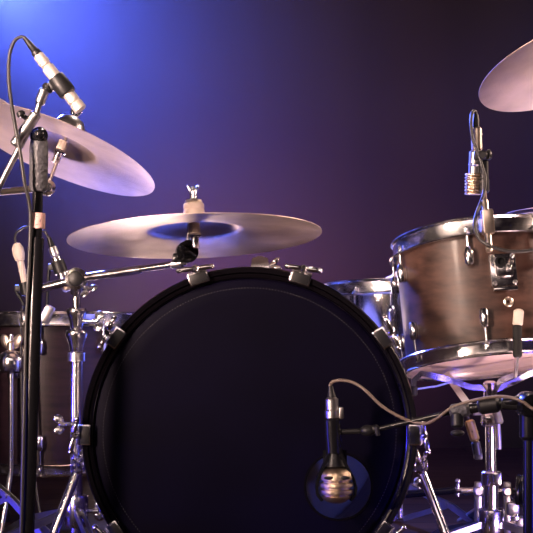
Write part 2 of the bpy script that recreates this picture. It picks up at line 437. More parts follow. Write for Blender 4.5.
# ---- right crash
rc, rctop, rcn = make_cymbal('crash_cymbal', 'bronze crash cymbal cut off by the photo edge high above the brown tom', 575, 62.5, 2.62, .2065, -20, .36)
rs = thing('cymbal_stand', 'chrome boom stand holding the high crash cymbal above the brown tom', 'cymbal stand', V(1.06, 2.76, 0))
rb = rs.location.copy(); rt_ = rctop - rcn * .11
cymbal_tip(rs, rctop, rcn, rt_)
tilter_knuckle(rs, rt_, (0, -1, 0), .018)
r2 = V(rb.x, rb.y, .95)
build('pole', MB().rod(rb + V(0, 0, .03), rb + V(0, 0, .48), .0125).rod(rb + V(0, 0, .47), r2, .009), M['chrome'], rs)
clutch(rs, rb + V(0, 0, .48), (0, 0, 1), .018, .045)
tilter_knuckle(rs, r2, (0, -1, 0), .02)
build('boom_arm', MB().rod(r2 - (rt_ - r2) * .3, rt_, .0075), M['chrome'], rs)
tripod(rs, rb, .25, .3, [(80, .3), (190, .26), (-40, .26)], M['chrome'], .0125)

# ------------------------------------------------------------------ bass drum
bc = P(249.5, 437, 2.2); bc.z = .302
BR = .2925; BY0 = 2.2; BD = .44
bd = thing('bass_drum', 'large bass drum with black front head and round microphone port', 'bass drum', V(bc.x, 2.42, 0))
def ang(a, r, y):   # a degrees clockwise from the top, seen from the front
    return V(bc.x + r * math.sin(R(a)), y, bc.z + r * math.cos(R(a)))
SR = BR - .013
build('shell', MB().lathe([(SR, .025), (SR, BD - .025), (SR - .009, BD - .02), (SR - .009, .02)], V(bc.x, BY0, bc.z), (0, 1, 0), 128, loop=True), M['bass_wrap'], bd)
build('shell_lining', MB().lathe([(SR - .010, .03), (SR - .010, BD - .03), (SR - .0115, BD - .03), (SR - .0115, .03)], V(bc.x, BY0, bc.z), (0, 1, 0), 96, loop=True), M['inner_wood'], bd, 'pale ply inside of the shell')
hp = [(BR - .010, .0), (BR - .003, -.002), (BR - .0005, .001), (BR, .006), (BR, .040), (BR - .002, .044), (BR - .011, .044), (BR - .012, .040), (BR - .012, .004)]
build('front_hoop', MB().lathe(hp, V(bc.x, BY0, bc.z), (0, 1, 0), 128, loop=True), M['black_lacquer'], bd)
build('rear_hoop', MB().lathe(hp, V(bc.x, BY0 + BD, bc.z), (0, -1, 0), 128, loop=True), M['black_lacquer'], bd)
build('head_rim', MB().lathe([(BR - .0125, .003), (BR - .0185, .0055), (BR - .020, .008), (BR - .020, .014), (BR - .0125, .014)], V(bc.x, BY0, bc.z), (0, 1, 0), 128, loop=True), M['black_lacquer'], bd)
# front head with port
pc = P(338.5, 486.5, 2.207); PR = 33 * 2.2 / F
yh = BY0 + .012
mb = MB(); N = 128
outer = []; inner = []
for i in range(N):
    a = 2 * math.pi * i / N
    inner.append(V(pc.x + PR * math.cos(a), yh - .003, pc.z + PR * math.sin(a)))
    d = V(math.cos(a), 0, math.sin(a)); q = V(pc.x - bc.x, 0, pc.z - bc.z); rr = BR - .026
    bq = q.dot(d); t = -bq + math.sqrt(bq * bq - q.dot(q) + rr * rr)
    outer.append(V(pc.x, 0, pc.z) + d * t + V(0, yh - .003, 0))
rings = []
for k in range(13):
    rings.append([mb.bm.verts.new(inner[i].lerp(outer[i], k / 12)) for i in range(N)])
def radial(p, r): 
    d = V(p.x - bc.x, 0, p.z - bc.z).normalized(); return V(bc.x + d.x * r, 0, bc.z + d.z * r)
rings.append([mb.bm.verts.new(radial(outer[i], BR - .0205) + V(0, yh + .001, 0)) for i in range(N)])
rings.append([mb.bm.verts.new(radial(outer[i], BR - .0205) + V(0, yh + .006, 0)) for i in range(N)])
for k in range(12, -1, -1):
    rings.append([mb.bm.verts.new(inner[i].lerp(outer[i], k / 12) + V(0, .002, 0)) for i in range(N)])
rings.append(rings[0])
mb.ring_strip(rings)
fh = build('front_head', mb, M['head_black'], bd)
mb = MB(); 
for i in range(300):
    a = 360 * i / 300 + .6
    mb.lathe([(0, -.0005), (.0007, -.0004), (.0007, 0), (0, 0)], ang(a, BR - .037, yh - .003), (0, 1, 0), 6)
build('perforation_ring', mb, M['grey_grip'], fh)
build('port_ring', MB().lathe([(PR - .001, -.0012), (PR + .003, -.0012), (PR + .003, .0005), (PR - .001, .0005)], V(pc.x, yh - .0035, pc.z), (0, 1, 0), 72, loop=True), M['black_lacquer'], fh)
build('rear_head', MB().lathe([(0, 0), (BR - .025, 0), (BR - .02, -.004), (BR - .02, -.006), (BR - .026, -.0015), (0, -.0015)], V(bc.x, BY0 + BD - .012, bc.z), (0, 1, 0), 96), M['head_rear'], bd)
for k in range(10):
    a = 18 + 36 * k
    rd = V(math.sin(R(a)), 0, math.cos(R(a))); tg = V(math.cos(R(a)), 0, -math.sin(R(a)))
    Mx = Matrix((tg, V(0, 1, 0), rd)).transposed()
    c0 = ang(a, 0, 0)
    at = lambda r, y, t=0: V(bc.x, 0, bc.z) + rd * r + tg * t + V(0, y, 0)
    # claw: plate hooked over the hoop front, bridge, lug eye
    mb = MB()
    mb.box(at(BR - .0055, BY0 - .0045), (.036, .004, .023), Mx, .0015)
    mb.box(at(BR + .0055, BY0 + .012), (.034, .034, .0045), Mx, .0018)
    mb.tube(at(BR + .010, BY0 - .006), at(BR + .010, BY0 + .03), .0075)
    claw = build('claw_hook', mb, M['chrome'], bd)
    build('rubber_pad', MB().box(at(BR - .0065, BY0 - .0067), (.030, .0015, .017), Mx, .0006), M['plastic'], claw)
    # T-handled tension rod
    mb = MB()
    mb.tube(at(BR + .010, BY0 - .016), at(BR + .010, BY0 + .15), .0032)
    mb.rod(at(BR + .010, BY0 - .020), at(BR + .010, BY0 - .008), .0055)
    tw = -11 if k % 2 else 10
    tg2 = (tg * math.cos(R(tw)) + rd * math.sin(R(tw)))
    Mt = frame(tg2)
    for s_ in (-1, 1):
        mb.ball(at(BR + .0105, BY0 - .016) + tg2 * s_ * .016, 1, Mt, (.0046, .0046, .016), 14)
        mb.ball(at(BR + .0105, BY0 - .016) + tg2 * s_ * .0285, .0050, n=12)
    build('tension_rod', mb, M['chrome'], bd)
    mb = MB(); mb.lathe([(0, -.03), (.006, -.03), (.009, -.026), (.0095, 0), (.009, .026), (.006, .03), (0, .03)], at(BR + .009, BY0 + .165), (0, 1, 0), 18)
    mb.box(at(BR - .004, BY0 + .165), (.016, .03, .018), Mx, .003)
    build('lug', mb, M['chrome'], bd)
# tom mount plate on top
tp = P(260, 262, 2.36); tp.z = bc.z + SR
mb = MB().box(tp + V(0, 0, .004), (.055, .06, .008), None, .003).lathe([(0, 0), (.027, 0), (.026, .012), (.021, .034), (.018, .037), (0, .037)], tp, (0, 0, 1), 4, ref=(1, 1, 0)).rod(tp + V(0, 0, .01), tp + V(0, 0, .040), .011)
mb.wing(tp + V(.018, -.012, .022), (1, -.2, 0.2), .02, (0, 0, 1))
build('mount_plate', mb, M['chrome'], bd)
# spurs
for s_ in (-1, 1):
    a0 = ang(97 * s_, SR + .004, 2.42)
    Mx = Matrix.Rotation(R(0), 3, 'Y')
    top = P(249.5 + s_ * 170, 465, 2.36); foot = P(249.5 + s_ * 200, 545, 2.30)
    d = (foot - top).normalized(); foot = top + d * ((top.z - .006) / -d.z)
    sp = build('spur', MB().rod(top - d * .03, foot - d * .02, .0085).tube(foot - d * .05, foot - d * .012, .0105), M['chrome'], bd)
    build('spur_tip', MB().lathe([(0, 0), (.012, 0), (.012, .028), (.009, .03), (0, .03)], foot - d * .026, d, 18), M['rubber'], sp)
    sr = V((top.x - bc.x), 0, (top.z - bc.z)).normalized()
    shell_pt = V(bc.x, top.y, bc.z) + sr * SR
    Ms = frame(sr, (0, 1, 0))
    mb = MB().box(shell_pt + sr * .006, (.05, .06, .012), Ms, .003)
    mb.rod(shell_pt, top + sr * .006, .014).rod(top + V(0, -.02, 0), top + V(0, .02, 0), .015)
    mb.wing(top + V(.002 * s_, -.018, .006), (s_ * .4, -.8, .5), .034, (.3 * s_, 0, 1))
    build('spur_bracket', mb, M['chrome'], bd)

# ------------------------------------------------------------------ small drums
def hoop_prof(Rs, h):
    """triple flanged hoop: z=0 at the lower flange, rises to h"""
    return [(Rs + .003, .0), (Rs + .013, 0), (Rs + .0145, .0022), (Rs + .0125, .0034), (Rs + .0055, .0040), (Rs + .0045, .007), (Rs + .0045, h - .006), (Rs + .0085, h - .002), (Rs + .008, h),
            (Rs + .003, h - .0005), (Rs + .0022, h - .005), (Rs + .0022, .003)]

def drum(root, c, axis, Rs, depth, lugs, shell_m, top_m, bot_m, hoop_h=.034, lug_off=.055, ovl=.017, lug_m=None, mid_lug=False, blugs=None):
    """c = centre of the shell's lower rim; axis up"""
    ax = Vector(axis).normalized(); c = Vector(c)
    fwd = (V(0, -1, 0) - ax * V(0, -1, 0).dot(ax)).normalized(); rt = ax.cross(fwd)   # a=0 faces the camera
    if rt.x < 0: rt = -rt
    build('shell', MB().lathe([(Rs, 0), (Rs, depth), (Rs - .007, depth), (Rs - .007, 0)], c, ax, 96, loop=True, ref=(1, 0, 0)), shell_m, root)
    build('top_head', MB().lathe([(0, .0015), (Rs - .004, .0015), (Rs + .001, -.001), (Rs + .0018, -.012), (Rs + .0012, -.012), (Rs + .0002, .0004), (0, .0004)], c + ax * depth, ax, 96), top_m, root)
    build('bottom_head', MB().lathe([(0, .0015), (Rs - .004, .0015), (Rs + .001, -.001), (Rs + .0018, -.012), (Rs + .0012, -.012), (Rs + .0002, .0004), (0, .0004)], c, -ax, 96), bot_m, root)
    build('top_hoop', MB().lathe(hoop_prof(Rs, hoop_h), c + ax * (depth - ovl), ax, 96, loop=True), M['chrome'], root)
    build('bottom_hoop', MB().lathe(hoop_prof(Rs, hoop_h * .8), c + ax * ovl * .8, -ax, 96, loop=True), M['chrome'], root)
    for end in (1, -1):
        for a in (lugs if end == 1 or blugs is None else blugs):
            d = fwd * math.cos(R(a)) + rt * math.sin(R(a)); t = ax.cross(d)
            Mx = Matrix((t, d, ax)).transposed()
            base = c + ax * ((depth - lug_off) if end == 1 else lug_off)
            up = ax * end
            flange = c + ax * ((depth - ovl) if end == 1 else ovl * .8)
            k = base + d * (Rs + .010)
            mb = MB()
            mb.lathe([(0, -.016), (.006, -.016), (.0085, -.012), (.009, .006), (.0075, .014), (.0055, .018), (0, .018)], k, up, 18)
            mb.box(base + d * (Rs + .003), (.013, .010, .026), Mx, .003)
            lg = build('lug', mb, lug_m or M['chrome'], root)
            rp = c * 0 + flange + d * (Rs + .0095)
            mb = MB().tube(k + up * .01, rp + up * .012, .0026)
            mb.rod(rp + up * .003, rp + up * .008, .0062)
            mb.box(rp + up * .012, (.0062, .0062, .012), Mx, .001)
            build('tension_rod', mb, M['chrome'], root)
    return fwd, rt, ax

def rim_clamp(mb, p, ax, d):
    pass

# ---- brown tom on the right
TY = 2.5; TR = .160; TD = .228
tax = V(-.078, .178, .981).normalized()
tb = P(489, 360, 2.475)
tm = thing('tom_drum', 'brown wooden tom with chrome hoops sitting in a basket stand', 'drum', tb)
fwd, rt, ax = drum(tm, tb, tax, TR, TD, [-70, -15, 33, 80, 125, 172, 218, 254], M['tom_wood'], M['head_white'], M['head_clear'], .036, .056, .016, blugs=[-62, -10, 40, 85, 130, 172, 218, 254])
def onshell(a, h, off=0): 
    d = fwd * math.cos(R(a)) + rt * math.sin(R(a)); return tb + ax * h + d * (TR + off), d
p, d = onshell(5.5, TD - .086); t = ax.cross(d); Mx = Matrix((-t, d, ax)).transposed()
mb = MB().box(p + d * .004, (.050, .008, .062), Mx, .003)
mb.box(p + d * .011 + ax * .004, (.034, .016, .040), Mx, .006)
mb.box(p + d * .006 - ax * .036, (.046, .008, .008), Mx, .002)
br = build('mount_bracket', mb, M['chrome'], tm)
build('rod_socket', MB().lathe([(.007, .0), (.011, 0), (.011, .006), (.007, .006)], p + d * .019 + t * -.008 + ax * .012, d, 24, loop=True).tube(p + d * .0192 + t * -.008 + ax * .012, p + d * .0200 + t * -.008 + ax * .012, .007), M['plastic'], br)
build('wing_bolt', MB().wing(p + d * .016 + t * .010 + ax * .008, d, .03, ax + t * .3, .014), M['chrome'], br)
for sx_ in (-1, 1):
    for sz_ in (-1, 1): build('screw', MB().rod(p + t * sx_ * .019 + ax * sz_ * .025 + d * .006, p + t * sx_ * .019 + ax * sz_ * .025 + d * .0105, .0042), M['satin'], br)
q, d2 = onshell(7, TD - .146)
build('air_vent', MB().lathe([(.0035, -.001), (.009, -.001), (.0095, .002), (.007, .0035), (.0035, .0025)], q, d2, 24, loop=True), M['champagne'], tm)

# basket stand below the tom
sb = V(P(491, 0, 2.50).x, 2.50, 0)
ss = thing('snare_stand', 'chrome basket stand carrying the brown tom', 'drum stand', sb)
hub = P(490, 396, 2.49)
zz = lambda y: P(0, y, 2.5).z
build('lower_tube', MB().rod(sb + V(0, 0, .05), V(sb.x, sb.y, zz(474)), .0150), M['chrome'], ss)
build('tube_sleeve', MB().lathe([(.0145, -.014), (.0185, -.014), (.0195, -.009), (.0195, .011), (.0165, .014), (.0145, .014)], V(sb.x, sb.y, zz(478)), (0, 0, 1), 28, loop=True).box(V(sb.x + .008, sb.y - .018, zz(478)), (.016, .014, .026), None, .003), M['chrome'], ss)
build('upper_tube', MB().rod(V(sb.x, sb.y, zz(474)), hub - V(0, 0, .03), .0098), M['chrome'], ss)
build('tilter', MB().rod(hub - V(0, 0, .04), hub + V(0, 0, .03), .0125).lathe([(0, -.016), (.013, -.016), (.017, -.011), (.017, .011), (.013, .016), (0, .016)], hub - V(0, 0, .045), (1, 0, 0), 28), M['chrome'], ss)
build('wing_bolt', MB().rod(P(497, 414, 2.46), P(499, 450, 2.455), .0055).rod(P(496, 410, 2.46), P(500, 424, 2.455), .0085).ball(P(496, 404, 2.46), .009), M['satin'], ss)
def basket_arm(pts, rubber, tip_m, lab=None):
    arm = build('basket_arm', MB().strap(pts, .011, .005, V(0, 0, 1) if abs((pts[1] - pts[0]).normalized().z) < .8 else V(1, 0, 0)), M['chrome'], ss, None)
    build('rubber_grip', MB().rod(rubber[0], rubber[1], .0085), tip_m, arm, lab)
    return arm
def hp_(a, h, off): 
    d = fwd * math.cos(R(a)) + rt * math.sin(R(a)); return tb + ax * h + d * (TR + off)
basket_arm([hub + V(-.008, -.008, .016), P(470, 387, 2.47), P(452, 381, 2.45), P(430, 375, 2.43), P(421, 373.5, 2.43), P(414, 380, 2.43), P(413, 388, 2.43)], (P(413.5, 386, 2.43), P(413, 396, 2.43)), M['rubber'])
basket_arm([hub + V(.008, -.008, .012), P(512, 383, 2.47), P(530, 374, 2.45), P(556, 366, 2.43), hp_(75, -.036, .018)], (hp_(75, -.042, .021), hp_(75, .008, .024)), M['rubber'])
basket_arm([hub + V(.004, -.006, .0), hub + V(.010, -.05, .03), hp_(5, -.055, .012), hp_(6, -.02, .024)], (hp_(6, -.026, .026), hp_(8, .034, .026)), M['rubber'])
build('grip_cap', MB().rod(hp_(8, .032, .026), hp_(10, .062, .026), .0095), M['pale'], ss, 'rounded rubber tip of the front arm, its tan highlight painted in')  # highlight on the rubber tip put into a pale colour
build('brace', MB().strap([P(446, 373, 2.50), P(459, 392, 2.47), P(474, 412, 2.46)], .013, .004, V(1, 0, 0.6)).strap([P(474, 412, 2.46), hub - V(0, 0, .03)], .013, .004, V(0, 0, 1)), M['satin'], ss)
tripod(ss, sb, zz(524), .3, [(-75, .24), (65, .27), (215, .25)], M['chrome'], .015)

# gold connector hanging beneath the tom
g0 = P(463, 402, 2.44); g1 = P(469, 420, 2.435); g2 = P(475.5, 441, 2.43); g3 = P(478, 456, 2.43)
gc = thing('audio_connector', 'small gold cable connector dangling below the brown tom', 'connector', g3)
build('barrel', MB().rod(g1, g2, .0095).rod(g1.lerp(g2, .55), g1.lerp(g2, .7), .0108), M['brass'], gc)
build('socket', MB().rod(g2, g3, .0085).box(g3, (.016, .014, .014), None, .003), M['plastic'], gc)
build('wire', MB().path([P(470.5, 411, 2.452), g0.lerp(g1, .7), g1.lerp(g2, .1)], .003), M['cable'], gc)

# ---- tom microphone
ma = P(476.5, 117, 2.40); mtop = P(476.5, 127, 2.40); mmid = P(477, 151, 2.40); mbot = P(474, 195, 2.41)
mm = thing('tom_microphone', 'metal drum microphone standing upright on the rim of the brown tom', 'microphone', mbot)
build('strain_relief', MB().lathe([(0, 0), (.0045, 0), (.0065, .012), (.007, .026), (0, .026)], P(476, 114.5, 2.40), mtop - ma, 18), M['plastic'], mm)
build('connector', MB().rod(P(476.3, 127, 2.40), mmid, .0105).rod(P(476.5, 133, 2.40), P(476.6, 136, 2.40), .0115), M['champagne'], mm)
build('body', MB().rod(P(475.5, 150, 2.40), P(474.2, 178, 2.405), .0115).rod(P(475, 163, 2.40), P(474.8, 167, 2.40), .0128), M['satin'], mm)
mb = MB(); a_, b_2 = P(473.6, 173, 2.405), P(473.2, 195, 2.41); Lh = (b_2 - a_).length
pr = [(0, 0)]
for k in range(7):
    h = Lh * k / 7; pr += [(.0138, h + .0004), (.0164, h + .0016), (.0164, h + Lh / 7 - .0016), (.0138, h + Lh / 7 - .0002)]
pr += [(0, Lh)]
mb.lathe(pr, a_, b_2 - a_, 28)
build('grille', mb, M['grille'], mm)
mb = MB().box(P(481, 156, 2.395), (.030, .022, .018), None, .004).rod(P(483, 155, 2.375), P(483, 155, 2.40), .009).rod(P(486, 155, 2.39), P(491.5, 154.5, 2.39), .0105)
mb.rod(P(484, 160, 2.395), P(484.5, 186, 2.395), .0085).rod(P(484.3, 178, 2.395), P(484.3, 193, 2.395), .0100)
clip = build('stand_clip', mb, M['plastic'], mm)
cl = P(487.5, 222, 2.320)
build('rim_clamp', MB().box(cl, (.021, .024, .046), Matrix.Rotation(R(-5), 3, 'Y'), .003).rod(P(484, 190, 2.393), P(485.2, 206, 2.34), .0045).rod(P(484.6, 200, 2.345), P(489.5, 252, 2.30), .0066), M['champagne'], clip)
cb = build('microphone_cable', MB().path([P(476, 117, 2.40), P(475.3, 111.5, 2.398), P(472.5, 112.5, 2.39), P(471, 122, 2.385), P(472.5, 138, 2.384), P(477, 150, 2.384), P(482, 166, 2.378), P(485.5, 180, 2.372), P(483, 196, 2.36), P(477, 212, 2.318), P(474.5, 226, 2.300), P(479, 238, 2.295), P(489, 245.5, 2.285), P(505, 250.5, 2.283), P(522, 251.5, 2.285), P(545, 250, 2.29), P(575, 262, 2.31), P(600, 400, 2.35), V(.70, 2.33, .012)], .0032, 10, 5), M['cable'])
tag(recentre(cb), 'thin dark cable looping down across the brown tom shell', 'cable')

# ---- chrome snare drum
sax = V(0, math.sin(R(3)), math.cos(R(3)))
SRr = .178; SDp = .165
stp = P(400, 293, 2.95)
snb = stp - sax * SDp
sn = thing('snare_drum', 'chrome metal snare drum between the bass drum and brown tom', 'drum', snb)
drum(sn, snb, sax, SRr, SDp, [-82, -38, -12, 22, 55, 100, 140, 180, 220, 250], M['snare_metal'], M['head_white'], M['head_clear'], .034, .06, .016)
sk = V(stp.x, 2.97, 0)
s2 = thing('snare_stand', 'basket stand hidden behind the bass drum, under the chrome snare', 'drum stand', sk)
hb = snb - V(0, 0, .05)
build('pole', MB().rod(sk + V(0, 0, .04), sk + V(0, 0, hb.z - .01), .011), M['chrome'], s2)
for a in (60, 180, 300):
    d = V(math.sin(R(a)), -math.cos(R(a)), 0)
    arm = build('basket_arm', MB().strap([V(sk.x, sk.y, hb.z - .015) + d * .008, V(sk.x, sk.y, hb.z) + d * .1, V(snb.x, snb.y, snb.z - .018) + d * (SRr + .022), V(snb.x, snb.y, snb.z + .004) + d * (SRr + .024)], .015, .004, V(-d.y, d.x, 0)), M['chrome'], s2)
tripod(s2, sk, .12, .3, [(60, .24), (180, .24), (300, .2)], M['chrome'], .011)
rcx = P(394, 282, 2.79)
rcl = thing('rim_clip', 'small pale clip sitting on the rim of the chrome snare', 'clip', rcx)
build('jaw', MB().box(P(390, 281, 2.79), (.018, .024, .022), Matrix.Rotation(R(-25), 3, 'Y'), .006), M['pale'], rcl)
build('lever', MB().ball(P(396, 274.5, 2.79), 1, Matrix.Rotation(R(-30), 3, 'Y'), (.014, .007, .006)), M['pale'], rcl)

# ---- floor tom on the left
FTX = P(58, 0, 3.0).x
ftb = V(FTX, 3.0, P(0, 462, 3.0).z)
FR = .178; FD = P(0, 320, 3.0).z - ftb.z
ft_ = thing('floor_tom', 'dark purple-brown floor tom with chrome hoops on three legs', 'drum', V(FTX, 3.0, 0))
drum(ft_, ftb, (0, 0, 1), FR, FD, [-45, -3, 42, 87, 132, 177, 222, 267], M['floor_tom_wood'], M['head_white'], M['head_clear'], .034, .062, .016, blugs=[-45, -3, 42, 87, 132, 177, 222, 267])
fdir = lambda a: V(math.sin(R(a)), -math.cos(R(a)), 0)
for a in (-20, 100, 220):
    d = fdir(a); t = V(-d.y, d.x, 0); base = V(FTX, 3.0, ftb.z + FD * .72) + d * FR
    Mx = Matrix((t, d, V(0, 0, 1))).transposed()
    pl = base + d * .03
    mb = MB().box(base + d * .004, (.05, .008, .075), Mx, .003)
    mb.lathe([(0, -.026), (.014, -.026), (.025, -.020), (.029, -.008), (.029, .006), (.024, .018), (.012, .026), (0, .026)], pl, (0, 0, 1), 28)
    mb.box(base + d * .015, (.026, .03, .036), Mx, .005)
    bk_ = build('leg_bracket', mb, M['chrome'], ft_)
    build('wing_bolt', MB().wing(pl + V(0, 0, .024), (0, 0, 1), .05, t + V(0, 0, .3), .028, .008), M['champagne'], bk_)
    lg = build('leg', MB().path([pl + V(0, 0, .06), pl - V(0, 0, .08), V(pl.x, pl.y, .20), V(pl.x, pl.y, .14) + d * .01, V(pl.x, pl.y, .02) + d * .05], .006, 12, 5), M['chrome'], ft_)
    build('rubber_foot', MB().lathe([(0, 0), (.013, 0), (.014, .02), (.009, .035), (0, .035)], V(pl.x, pl.y, .0) + d * .052, V(0, 0, 1), 18), M['rubber'], lg)
# long rods on the front of the floor tom
# ---- microphones over the floor tom
def slim_mic(label, tail, tip, r, m_body, clampdst, clip_t, cable_pts, name='drum_microphone', bulb=False):
    tail, tip = Vector(tail), Vector(tip); d = (tip - tail)
    t = thing(name, label, 'microphone', tip)
    if bulb:
        build('connector', MB().lathe([(0, 0), (r * .8, .001), (r * 1.45, .012), (r * 1.5, .026), (r * 1.1, .04), (0, .042)], tail, d, 20), M['pale'], t)
        build('body', MB().rod(tail + d * .22, tail + d * .93, r * .85).rod(tail + d * .5, tail + d * .54, r), m_body, t)
        build('grille', MB().rod(tail + d * .92, tip, r * 1.02), M['plastic'], t)
    else:
        build('strain_relief', MB().lathe([(0, 0), (r * .45, 0), (r * .75, d.length * .18), (0, d.length * .18)], tail, d, 18), M['plastic'], t)
        build('connector', MB().rod(tail + d * .16, tail + d * .36, r * .95), M['satin'], t)
        build('body', MB().rod(tail + d * .34, tail + d * .86, r * 1.0).rod(tail + d * .46, tail + d * .50, r * 1.15), m_body, t)
        build('grille', MB().rod(tail + d * .85, tip, r * 1.05), M['grille'], t)
    c = tail + d * clip_t
    mb = MB().lathe([(r, -.014), (r + .005, -.014), (r + .005, .014), (r, .014)], c, d, 20, loop=True)
    mb.path([c + V(-.012, 0, 0), c + V(-.022, .0, -.004), c.lerp(clampdst, .5) + V(-.012, 0, 0), clampdst], .004, 10, 5)
    mb.box(c + V(-.014, 0, 0), (.022, .014, .016), None, .003)
    k = build('stand_clip', mb, M['plastic'], t)
    build('rim_clamp', MB().box(clampdst + V(0, 0, .002), (.020, .024, .040), Matrix.Rotation(R(28), 3, 'Y'), .003), M['satin'], k)
    if cable_pts:
        cb = build('microphone_cable', MB().path(cable_pts, .0028, 10, 6), M['cable'])
        return t, recentre(cb)
    return t, None
t1, c1 = slim_mic('slim chrome microphone pointing down at the floor tom, right of the dark pole', P(49, 238, 2.80), P(68, 291, 2.80), .0105, M['chrome'], P(47, 315, 2.812), .55,
    [P(50, 241, 2.80), P(45, 232, 2.80), P(40, 234, 2.81), P(36.5, 260, 2.84), P(36, 300, 2.82), P(30, 312, 2.805), P(31, 345, 2.80), P(33, 460, 2.79), V(P(36, 0, 2.75).x, 2.74, .004), V(-.72, 2.9, .004)])
tag(c1, 'cable curling off the slim chrome floor tom microphone behind the dark pole', 'cable')
t2, c2 = slim_mic('pale slender microphone with a rounded end, left of the dark pole', P(16.5, 243, 2.83), P(27.5, 296, 2.83), .009, M['pale'], P(30, 316, 2.816), .86,
    [P(17.2, 246, 2.83), P(15, 238, 2.83), P(18, 231, 2.84), P(28, 227, 2.86), P(34, 238, 2.88), P(34.5, 300, 2.86), P(22, 308, 2.805), P(21, 345, 2.80), P(22, 470, 2.79), V(P(20, 0, 2.75).x, 2.70, .004), V(-.8, 2.85, .004)], bulb=True)
tag(c2, 'cable arching from the rounded end of the pale slender microphone', 'cable')

# ------------------------------------------------------------------ overhead microphone stand, left
mb0 = P(24.5, 628, 2.05); mb0.z = 0
ms = thing('microphone_stand', 'tall black boom microphone stand in front of the floor tom', 'microphone stand', mb0)
pt = lambda y: P(38.5 - (y - 190) * .033, y, 2.05)
build('lower_tube', MB().rod(mb0 + V(0, 0, .03), pt(236), .0118), M['black_metal'], ms)
build('upper_tube', MB().rod(pt(240), P(39, 136, 2.05), .0085), M['black_metal'], ms)
build('grip', MB().lathe([(.009, 0), (.0125, .001), (.0150, .008), (.0150, .072), (.0135, .084), (.011, .092), (.0085, .092)], pt(192), P(39, 140, 2.05) - pt(192), 28, loop=False), M['grey_grip'], ms)
build('tape_label', MB().lathe([(.0118, -.0126), (.0126, -.0126), (.0126, .0126), (.0118, .0126)], pt(221), pt(190) - pt(236), 28, loop=True), M['tape'], ms, 'pink paper tape with dark scribble')
ck = P(39, 136, 2.05)
build('clutch', MB().lathe([(0, -.016), (.011, -.016), (.0135, -.012), (.0145, 0), (.0135, .010), (.008, .016), (0, .016)], ck, (.25, -1, 0), 28).rod(ck - V(0, 0, .03), ck, .011).ball(ck + V(.004, -.018, 0), .009), M['black_metal'], ms)
b_lo = P(-30, 243, 2.035); b_a = P(12, 150, 2.03); b_b = P(38, 112, 2.03); b_k = P(45, 91, 2.03)
build('boom_arm', MB().rod(b_lo, b_b, .0052).rod(P(14, 146, 2.03), P(37, 113, 2.03), .0092), M['satin'], ms)
build('counterweight', MB().rod(P(-32, 246, 2.035), P(-18, 224, 2.035), .02), M['black_metal'], ms)
build('thumb_screw', MB().rod(P(29, 120, 2.03), P(20, 114, 2.02), .004).rod(P(22, 117, 2.02), P(20, 111, 2.02), .007), M['plastic'], ms)
build('boom_tip', MB().rod(P(36, 115, 2.03), P(40, 102, 2.03), .0048).rod(P(39.5, 104, 2.03), P(45, 89, 2.03), .0085), M['satin'], ms)
mdir = (P(81, 110, 2.03) - P(28, 42, 2.03))
mid = lambda t: P(28, 42, 2.03) + mdir * t
mb = MB().rod(P(45, 90, 2.03), P(50, 86, 2.03), .010).box(P(52.5, 85.5, 2.03), (.014, .012, .016), frame(mdir), .003)
mb.lathe([(.0105, -.0165), (.0135, -.0165), (.0145, -.014), (.0145, .014), (.0135, .0165), (.0105, .0165)], mid(.64), mdir, 28, loop=True)
build('microphone_clip', mb, M['plastic'], ms)
pm = thing('pencil_microphone', 'silver pencil microphone angled over the steep crash cymbal', 'microphone', mid(1))
Lm = mdir.length
build('strain_relief', MB().lathe([(0, 0), (.003, 0), (.0048, .010), (.0062, .026), (.0078, .028), (.0078, .034), (0, .034)], mid(-.06), mdir, 20), M['plastic'], pm)
build('connector', MB().rod(mid(.18), mid(.36), .0090).rod(mid(.28), mid(.30), .0098), M['mic_silver'], pm)
build('body', MB().rod(mid(.35), mid(.9), .0103), M['mic_silver'], pm)
build('capsule', MB().rod(mid(.895), mid(1), .0106, 20, .0012), M['mic_silver'], pm)
cab = build('microphone_cable', MB().path([mid(0.0), mid(-.06), P(20.5, 37, 2.03), P(14.5, 41, 2.03), P(9.5, 55, 2.03), P(8.7, 78, 2.03), P(11, 100, 2.025), P(15, 125, 2.015), P(20.5, 155, 2.015), P(24.5, 182, 2.02), P(29.5, 205, 2.03), P(30.5, 228, 2.035), P(28, 285, 2.035), P(26, 330, 2.04), P(24, 420, 2.035), P(21.5, 520, 2.035), P(19, 600, 2.04), V(P(10, 0, 2).x, 2.02, .006), V(-.6, 1.95, .004)], .0030, 10, 6), M['cable'])
tag(recentre(cab), 'black cable looping from the pencil microphone down its stand', 'cable')
# base of the stand
def mic_tripod(root, b, azs=(25, 145, 265)):
    build('leg_hub', MB().lathe([(0, 0), (.02, 0), (.024, .01), (.024, .05), (.018, .06), (0, .06)], b + V(0, 0, .09), (0, 0, 1), 24), M['black_metal'], root)
    for az in azs:
        d = V(math.sin(R(az)), -math.cos(R(az)), 0)
        lg = build('leg', MB().rod(b + V(0, 0, .12) + d * .015, b + d * .24 + V(0, 0, .012), .008), M['black_metal'], root)
        build('rubber_foot', MB().lathe([(0, 0), (.011, 0), (.012, .012), (.009, .026), (0, .026)], b + d * .243, (0, 0, 1), 16), M['rubber'], lg)
mic_tripod(ms, mb0, (85, 205, 325))

